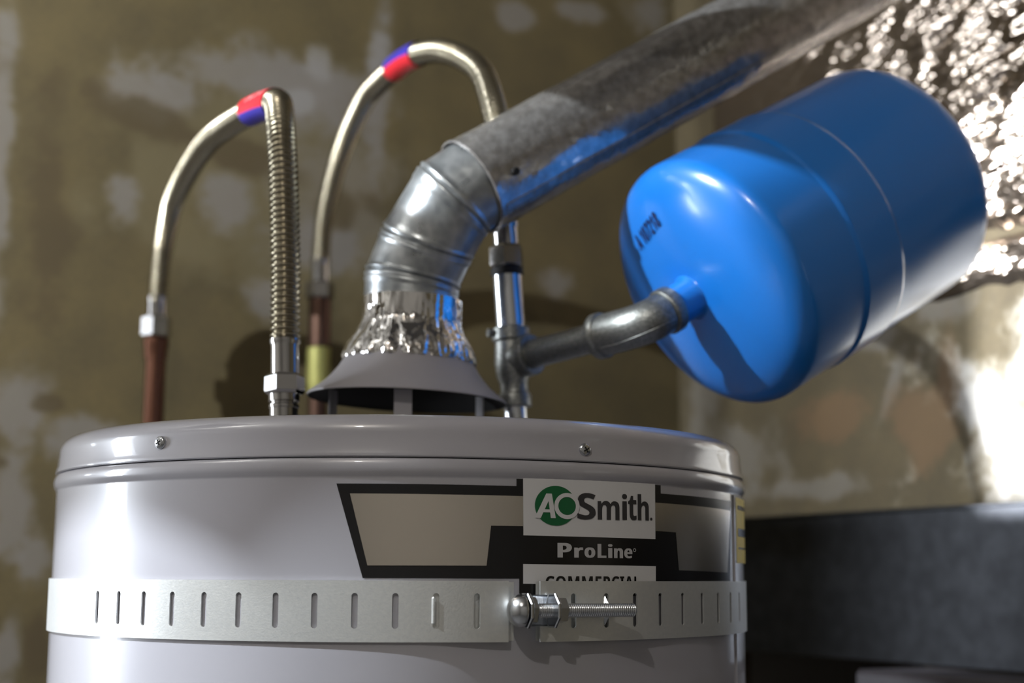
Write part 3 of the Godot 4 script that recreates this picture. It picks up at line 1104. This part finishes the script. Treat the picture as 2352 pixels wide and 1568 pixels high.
# corrugated connector: path from nut to nut; ends[] = [ferrule length, nut length] for both
func hose(called: String, label: String, pts: Array, f0: Array, f1: Array, sleeve: Array) -> void:
	var o := thing(called, label, "water hose", pts[0], "corrugated hoses joining the heater to the copper pipes")
	var path := curve(pts, 0.00075)
	var m := path.size()
	var rad := PackedFloat32Array()
	for i in m:
		var l := i * 0.00075
		rad.append(0.0105 + 0.0012 * sin(TAU * l / 0.0049))
	var s := Shape.new()
	s.tube(path, rad, 28)
	part("corrugated_tube", s, M.steel_hose, o)
	for e in [[pts[0], f0], [pts[pts.size() - 1], f1]]:
		var fr: Vector3 = e[0]
		var q: Array = e[1]                             # direction away from the hose, ferrule length, nut length, nut radius, turn
		var xf := along(fr, q[0])
		s = Shape.new()
		s.lathe([Vector2(0.0098, -0.004), Vector2(0.0118, -0.003), Vector2(0.0118, 0.0), Vector2(0.0108, 0.0015), Vector2(0.0108, q[1]), Vector2(0.006, q[1])], xf, 36)
		part("ferrule", s, M.chrome, o)
		s = Shape.new()
		var h0: float = q[1] - 0.0005
		var h1: float = h0 + q[2]
		var r: float = q[3]
		s.prism(6, [Vector2(0.008, h0), Vector2(r - 0.0018, h0), Vector2(r, h0 + 0.002), Vector2(r, h1 - 0.002), Vector2(r - 0.0018, h1), Vector2(0.008, h1)], xf, q[4])
		part("hex_nut", s, M.chrome, o)
	# printed sleeve
	var sub := PackedVector3Array()
	for i in m:
		if i > int(sleeve[0] * m) and i < int(sleeve[1] * m) and i % 4 == 0:
			sub.append(path[i])
	var colours := [M.red, M.violet]
	for k in 2:
		s = Shape.new()
		s.tube(sub, even(sub.size(), 0.0126), 28, sleeve[2] + PI * k, sleeve[2] + PI * (k + 1))
		var p := part("sleeve_half", s, colours[k], o, ["red printed half of the sleeve", "blue printed half of the sleeve"][k])
		s = Shape.new()
		for row in 2:
			var a: float = sleeve[2] + PI * k + PI * (0.36 + 0.2 * row)
			var cut := sub.slice(int(sub.size() * 0.15), int(sub.size() * 0.85))
			for c in 5:
				var piece := cut.slice(int(cut.size() * c / 5.0), int(cut.size() * (c + 0.72) / 5.0))
				if piece.size() > 1:
					s.tube(piece, even(piece.size(), 0.0128), 4, a, a + 0.26)
		if s.v.size():
			part("print_mark", s, [M.pale_print, M.lilac_print][k], p)


func build_hoses() -> void:
	var ax := Vector3(-0.0022, 0.1088, -0.0064).normalized()
	var n1 := Vector3(-0.0907, 0.1204, 0.0558)
	var low := n1 - ax * 0.024
	# front hose: nipple - copper pipe at the back left
	hose("flexible_hose", "corrugated steel hose nearest the camera, left of the draft hood, looping to a copper pipe",
		[Vector3(-0.0912, 0.1715, 0.0541), Vector3(-0.0929, 0.2292, 0.0490), Vector3(-0.0975, 0.3066, 0.0390), Vector3(-0.1002, 0.3335, 0.0310), Vector3(-0.1028, 0.3549, 0.0190), Vector3(-0.1062, 0.3741, -0.0020), Vector3(-0.1103, 0.3868, -0.0300), Vector3(-0.1180, 0.3940, -0.0550), Vector3(-0.1303, 0.3993, -0.0830), Vector3(-0.1478, 0.4036, -0.1200), Vector3(-0.1686, 0.4073, -0.1660), Vector3(-0.1980, 0.4154, -0.2498), Vector3(-0.2286, 0.4100, -0.3371), Vector3(-0.2540, 0.3937, -0.4094), Vector3(-0.2690, 0.3581, -0.4540), Vector3(-0.2745, 0.3228, -0.4680), Vector3(-0.2760, 0.2997, -0.4715)],
		[-ax, 0.0240, 0.0150, 0.0150, 0.35], [Vector3.DOWN, 0.0185, 0.0240, 0.0168, 0.1], [0.33, 0.425, -1.1])
	var o := thing("pipe_nipple", "bright chromed pipe nipple under the front hose, standing in the heater cap", "pipe fitting", Vector3(low.x, 0.0965, low.z))
	var s := Shape.new()
	var yn := n1 + ax * 0.0135
	s.lathe([Vector2(0.0, -0.037), Vector2(0.0105, -0.037), Vector2(0.0105, -0.0115), Vector2(0.0113, -0.0110), Vector2(0.0113, -0.0090), Vector2(0.0102, -0.0080), Vector2(0.0102, -0.0070), Vector2(0.0116, -0.0060), Vector2(0.0116, 0.001), Vector2(0.0, 0.001)], along(yn, ax), 40)
	part("body", s, M.chrome, o)
	# rear hose
	hose("flexible_hose", "corrugated steel hose with the tall arch, looping behind the flue elbow from the tee",
		[Vector3(0.0802, 0.2894, -0.0470), Vector3(0.0795, 0.3091, -0.0489), Vector3(0.0785, 0.3363, -0.0530), Vector3(0.0765, 0.3646, -0.0585), Vector3(0.0738, 0.3899, -0.0660), Vector3(0.0640, 0.4360, -0.0908), Vector3(0.0500, 0.4644, -0.1288), Vector3(0.0297, 0.4921, -0.1835), Vector3(0.0082, 0.5100, -0.2415), Vector3(-0.0118, 0.5174, -0.2955), Vector3(-0.0444, 0.5157, -0.3835), Vector3(-0.0657, 0.4954, -0.4408), Vector3(-0.0808, 0.4686, -0.4818), Vector3(-0.0914, 0.4365, -0.5080), Vector3(-0.0990, 0.4025, -0.5270), Vector3(-0.1020, 0.3600, -0.5370)],
		[Vector3(0.00107, -0.0168, 0.0).normalized(), 0.0168, 0.0189, 0.0152, 0.2], [Vector3.DOWN, 0.0240, 0.0200, 0.0168, 0.4], [0.46, 0.565, 2.5])
	# copper pipes on the wall
	o = thing("copper_pipe", "upright copper pipe with a collar below the left hose end", "pipe", Vector3(-0.2750, -EYE, -0.4700))
	s = Shape.new()
	s.lathe([Vector2(0.0111, -EYE), Vector2(0.0111, 0.252)], Transform3D(Basis(), Vector3(-0.2750, 0, -0.4700)), 32)
	part("pipe", s, M.copper, o)
	s = Shape.new()
	s.lathe([Vector2(0.0112, 0.2330), Vector2(0.0128, 0.2335), Vector2(0.0128, 0.2440), Vector2(0.0140, 0.2470), Vector2(0.0140, 0.2565), Vector2(0.0060, 0.2575)], Transform3D(Basis(), Vector3(-0.2756, 0, -0.4708)), 32)
	part("collar", s, M.copper, o)
	o = thing("copper_pipe", "dark upright pipe with a yellow valve body, half hidden behind the front hose", "pipe", Vector3(-0.1010, -EYE, -0.5360))
	s = Shape.new()
	var xb := Transform3D(Basis(), Vector3(-0.1012, 0, -0.5365))
	s.lathe([Vector2(0.0111, -EYE), Vector2(0.0111, 0.225)], xb, 32)
	part("pipe", s, M.brown_copper, o)
	s = Shape.new()
	s.lathe([Vector2(0.0112, 0.2050), Vector2(0.0135, 0.2200), Vector2(0.0135, 0.2580), Vector2(0.0112, 0.2600)], xb, 32)
	part("valve_body", s, M.brass, o, "yellow valve body")
	s = Shape.new()
	s.lathe([Vector2(0.0112, 0.2590), Vector2(0.0132, 0.2600), Vector2(0.0132, 0.3170), Vector2(0.0060, 0.3175)], xb, 32)
	part("sleeve", s, M.brown_copper, o)


func build_tee() -> void:
	var ax := Vector3(-0.0097, 0.1512, 0.0).normalized()
	var b := Vector3(0.0900, 0.1338, -0.0470)
	var o := thing("pipe_tee", "dark galvanized pipe tee standing on the heater cap right of the draft hood", "pipe fitting", Vector3(0.0924, 0.0965, -0.0470))
	var s := Shape.new()
	var xf := along(b, ax)
	s.lathe([Vector2(0.0, -0.039), Vector2(0.0098, -0.039), Vector2(0.0098, 0.012)], xf, 32)
	part("nipple", s, M.zinc, o)
	s = Shape.new()
	s.lathe([Vector2(0.009, 0.0030), Vector2(0.0132, 0.0035), Vector2(0.0140, 0.0050), Vector2(0.0140, 0.0125), Vector2(0.0128, 0.0150), Vector2(0.0116, 0.0165), Vector2(0.0118, 0.0240), Vector2(0.0140, 0.0300), Vector2(0.0150, 0.0400), Vector2(0.0142, 0.0520), Vector2(0.0136, 0.0580), Vector2(0.0146, 0.0590), Vector2(0.0160, 0.0600), Vector2(0.0160, 0.0690), Vector2(0.0146, 0.0700), Vector2(0.009, 0.0700)], xf, 40, 0, TAU, 50)
	var body := part("body", s, M.iron, o)
	var side := Vector3(0.0873, 0.1772, -0.0470)
	var pb := Vector3(0.1808, 0.1906, 0.0555)
	var h := (pb - side).normalized()
	s = Shape.new()
	s.lathe([Vector2(0.0135, 0.0), Vector2(0.0138, 0.0120), Vector2(0.0160, 0.0135), Vector2(0.0172, 0.0150), Vector2(0.0172, 0.0215), Vector2(0.0162, 0.0230), Vector2(0.0115, 0.0230)], along(side, h), 40, 0, TAU, 50)
	part("side_outlet", s, M.iron, body)
	s = Shape.new()
	var bs := b + ax * 0.0645
	s.lathe([Vector2(0.0035, 0.0), Vector2(0.0035, 0.0205), Vector2(0.0, 0.0205)], along(bs, Vector3(-0.95, 0, 0.3)), 16)
	part("lug", s, M.iron, body)
	s = Shape.new()
	s.lathe([Vector2(0.0108, 0.066), Vector2(0.0118, 0.0705), Vector2(0.0122, 0.0720), Vector2(0.0122, 0.1145), Vector2(0.0110, 0.1150)], xf, 40)
	part("upper_nipple", s, M.zinc, o)
	s = Shape.new()
	s.lathe([Vector2(0.0118, 0.1138), Vector2(0.0138, 0.1143), Vector2(0.0138, 0.1203), Vector2(0.010, 0.1208)], xf, 40)
	part("gasket", s, M.rubber, o)
	# short pipe and elbow to the expansion tank
	o = thing("horizontal_pipe", "short dark galvanized pipe sloping from the tee to the elbow", "pipe", side + h * 0.02)
	s = Shape.new()
	s.lathe([Vector2(0.0118, 0.0180), Vector2(0.0118, (pb - side).length() - 0.040)], along(side, h), 40)
	part("pipe", s, M.iron, o)
	var d := Vector3(0.7889, 0.4984, -0.3595)
	o = thing("pipe_elbow", "grey cast iron elbow screwed into the blue tank", "pipe fitting", pb)
	s = Shape.new()
	var path := PackedVector3Array()
	var rad := PackedFloat32Array()
	var l0 := 0.046
	var l1 := 0.0300
	for k in 11:
		path.append(pb - h * lerpf(l0, 0.020, k / 10.0))
	for k in range(1, 20):
		var u := k / 20.0
		path.append((pb - h * 0.020) * (1 - u) * (1 - u) + pb * 2 * u * (1 - u) + (pb + d * 0.014) * u * u)
	for k in 11:
		path.append(pb + d * lerpf(0.014, l1, k / 10.0))
	for k in path.size():
		rad.append(0.0165)
	s.tube(path, rad, 40, 0, TAU, Vector3.UP)
	var eb := part("body", s, M.iron, o)
	s = Shape.new()
	s.lathe([Vector2(0.0115, -l0 - 0.002), Vector2(0.0170, -l0 - 0.002), Vector2(0.0184, -l0), Vector2(0.0184, -l0 + 0.005), Vector2(0.0172, -l0 + 0.0065), Vector2(0.0160, -l0 + 0.0065)], along(pb, h), 40, 0, TAU, 50)
	part("collar", s, M.iron, o)
	s = Shape.new()
	s.lathe([Vector2(0.0160, l1 - 0.0090), Vector2(0.0175, l1 - 0.0090), Vector2(0.0186, l1 - 0.0075), Vector2(0.0186, l1 - 0.0005), Vector2(0.0174, l1 + 0.001), Vector2(0.0100, l1 + 0.001)], along(pb, d), 40, 0, TAU, 50)
	part("collar", s, M.iron, o)
	s = Shape.new()                                    # casting line down the middle of the bend
	var line := PackedVector3Array()
	var w := Vector3(0.12, -0.52, 0.85).normalized()
	for k in range(4, path.size() - 8):
		var tn: Vector3 = (path[k + 1] - path[k - 1]).normalized()
		line.append(path[k] + (w - tn * w.dot(tn)).normalized() * 0.0163)
	s.tube(line, even(line.size(), 0.0008), 8)
	part("casting_line", s, M.iron, eb)


func build_expansion_tank() -> void:
	var d := Vector3(0.7889, 0.4984, -0.3595).normalized()
	var c := Vector3(0.2871, 0.2578, 0.0070)
	var r := 0.1046
	var o := thing("expansion_tank", "glossy blue round expansion tank hanging tilted from the grey elbow", "expansion tank", c - d * 0.0850)
	var xf := along(c, d)
	var prof := []
	for k in 41:
		var t := PI / 2 * k / 40.0
		prof.append(Vector2(r * pow(sin(t), 2.0 / 2.4), -0.0536 + (-0.0850 + 0.0536) * pow(cos(t), 2.0 / 2.4)))
	for k in 6:
		prof.append(Vector2(r, -0.048 + 0.0080 * k))
	for k in 9:                                        # raised band with rolled edges
		var u := k / 8.0
		prof.append(Vector2(r + 0.0017 * smoothstep(0.0, 1.0, u) + 0.0005 * sin(PI * u), -0.0035 + 0.0070 * u))
	for k in 9:
		var u := k / 8.0
		prof.append(Vector2(r + 0.0017 * smoothstep(1.0, 0.0, u) + 0.0005 * sin(PI * u), 0.0388 + 0.0070 * u))
	for k in 5:
		prof.append(Vector2(r, 0.055 + 0.018 * k))
	for k in 21:
		var t := PI / 2 * k / 20.0
		prof.append(Vector2(r * pow(cos(t), 2.0 / 4.0), 0.142 + 0.034 * pow(sin(t), 2.0 / 2.4)))
	var s := Shape.new()
	s.lathe(prof, xf, 128, 0, TAU, 80)
	var shell := part("shell", s, M.blue, o)
	s = Shape.new()
	s.lathe([Vector2(0.0125, -0.1080), Vector2(0.0150, -0.1080), Vector2(0.0158, -0.1070), Vector2(0.0162, -0.0870), Vector2(0.0210, -0.0828)], xf, 36, 0, TAU, 60)
	part("inlet_boss", s, M.blue, o)
	# faint date stamp on the dome
	var e1 := Vector3(0.4147, 0, 0.9100)
	var e2 := Vector3(-0.4535, 0.8670, 0.2067)
	var g := letters("A 107218", 700)
	s = Shape.new()
	var p0 := Vector2(-0.0360, 0.0470)
	var ux := Vector2(0.0411, 0.0157).normalized()
	var uy := Vector2(-ux.y, ux.x)
	var base := s.v.size()
	for p in g[0]:
		var q: Vector2 = p0 + ux * (p.x * 0.041) + uy * (p.y * 0.0130)
		var rr := q.length() / r
		var sv := -0.0536 - (0.0850 - 0.0536) * pow(maxf(0.0, 1.0 - pow(rr, 2.4)), 1.0 / 2.4) - 0.0011
		s.v.append(c + d * sv + e1 * q.x + e2 * q.y)
		s.n.append(-d)
		s.uv.append(Vector2.ZERO)
	s.idx = PackedInt32Array(g[1])
	part("date_stamp", s, M.ink, shell)


func build_duct_and_foil() -> void:
	var a0 := 0.7155
	# sheet-metal duct panel along the right wall
	var o := thing("duct_panel", "dull galvanized sheet-metal duct side low on the right wall", "duct", room(a0, -0.08, 0.62))
	var s := Shape.new()
	var rt := Transform3D(room_turn, Vector3(ROOM.x, 0, ROOM.z))
	s.box(rt * Transform3D(Basis(), Vector3(a0 - 0.005, -0.009, 0.68)), Vector3(0.010, 0.160, 1.36), 0.0015)
	part("side_sheet", s, M.duct, o)
	s = Shape.new()
	s.box(rt * Transform3D(Basis(), Vector3(a0 - 0.0065, 0.0705, 0.68)), Vector3(0.015, 0.004, 1.36), 0.0012)
	part("top_flange", s, M.duct, o)
	o = thing("furnace_cabinet", "grey metal furnace cabinet below the duct in the bottom right corner", "furnace", room(a0 - 0.03, -EYE, 0.85))
	s = Shape.new()
	s.box(rt * Transform3D(Basis(), Vector3(a0 - 0.05, -0.6955, 0.95)), Vector3(0.098, 1.210, 0.96), 0.004)
	part("casing", s, M.cabinet, o)
	# crumpled foil insulation over the wall, in two lengths with a dark gap between
	var f := noise(1.0, FastNoiseLite.TYPE_SIMPLEX, 3, 91)
	var g := noise(1.0, FastNoiseLite.TYPE_SIMPLEX, 4, 92)
	for q in [["foil_insulation", "large crumpled sheet of shiny foil insulation behind the blue tank", 0.345, 0.95, 0.10, 1.25, 1.0], ["foil_insulation", "narrow lower strip of crumpled foil insulation right of the blue tank", 0.288, 0.336, 0.36, 1.25, 0.7]]:
		o = thing(q[0], q[1], "insulation", room(a0, q[2], 0.6))
		s = Shape.new()
		var rows := []
		var nu := 460
		var nv: int = 320 if q[3] - q[2] > 0.2 else 60
		for i in nv + 1:
			var row := PackedVector3Array()
			var v := float(i) / nv
			for j in nu + 1:
				var u := float(j) / nu
				var n := lerpf(q[4], q[5], u)
				var y := lerpf(q[2], q[3], v) + 0.008 * f.get_noise_1d(n * 9.0) * (1.0 - v)
				var rough: float = smoothstep(0.12, 0.40, n)
				var big := f.get_noise_3d(n * 4.0, y * 13.0 - n * 4.0, 3.0) + 0.5 * sin(y * 52.0 - n * 14.0 + 6.0 * f.get_noise_2d(n * 3.0, y * 3.0))
				var fine := 1.0 - absf(g.get_noise_3d(n * 8.0 + y * 4.0, y * 60.0 - n * 14.0, 7.0)) * 2.4
				var out: float = 0.006 + rough * (0.007 * big + 0.0034 * fine + 0.0009 * (1.0 - 2.4 * absf(g.get_noise_3d(n * 26.0 + y * 9.0, y * 95.0 - n * 20.0, 31.0)))) * q[6] + 0.006
				var edge: float = minf(minf(v, 1.0 - v) * (q[3] - q[2]) / 0.012, minf(u, 1.0 - u) * 1.15 / 0.012)
				out = lerpf(0.001, out, clampf(edge, 0.0, 1.0))
				row.append(room(a0 - maxf(0.001, out), y, n))
			rows.append(row)
		s.grid(rows)
		part("sheet", s, M.foil, o)
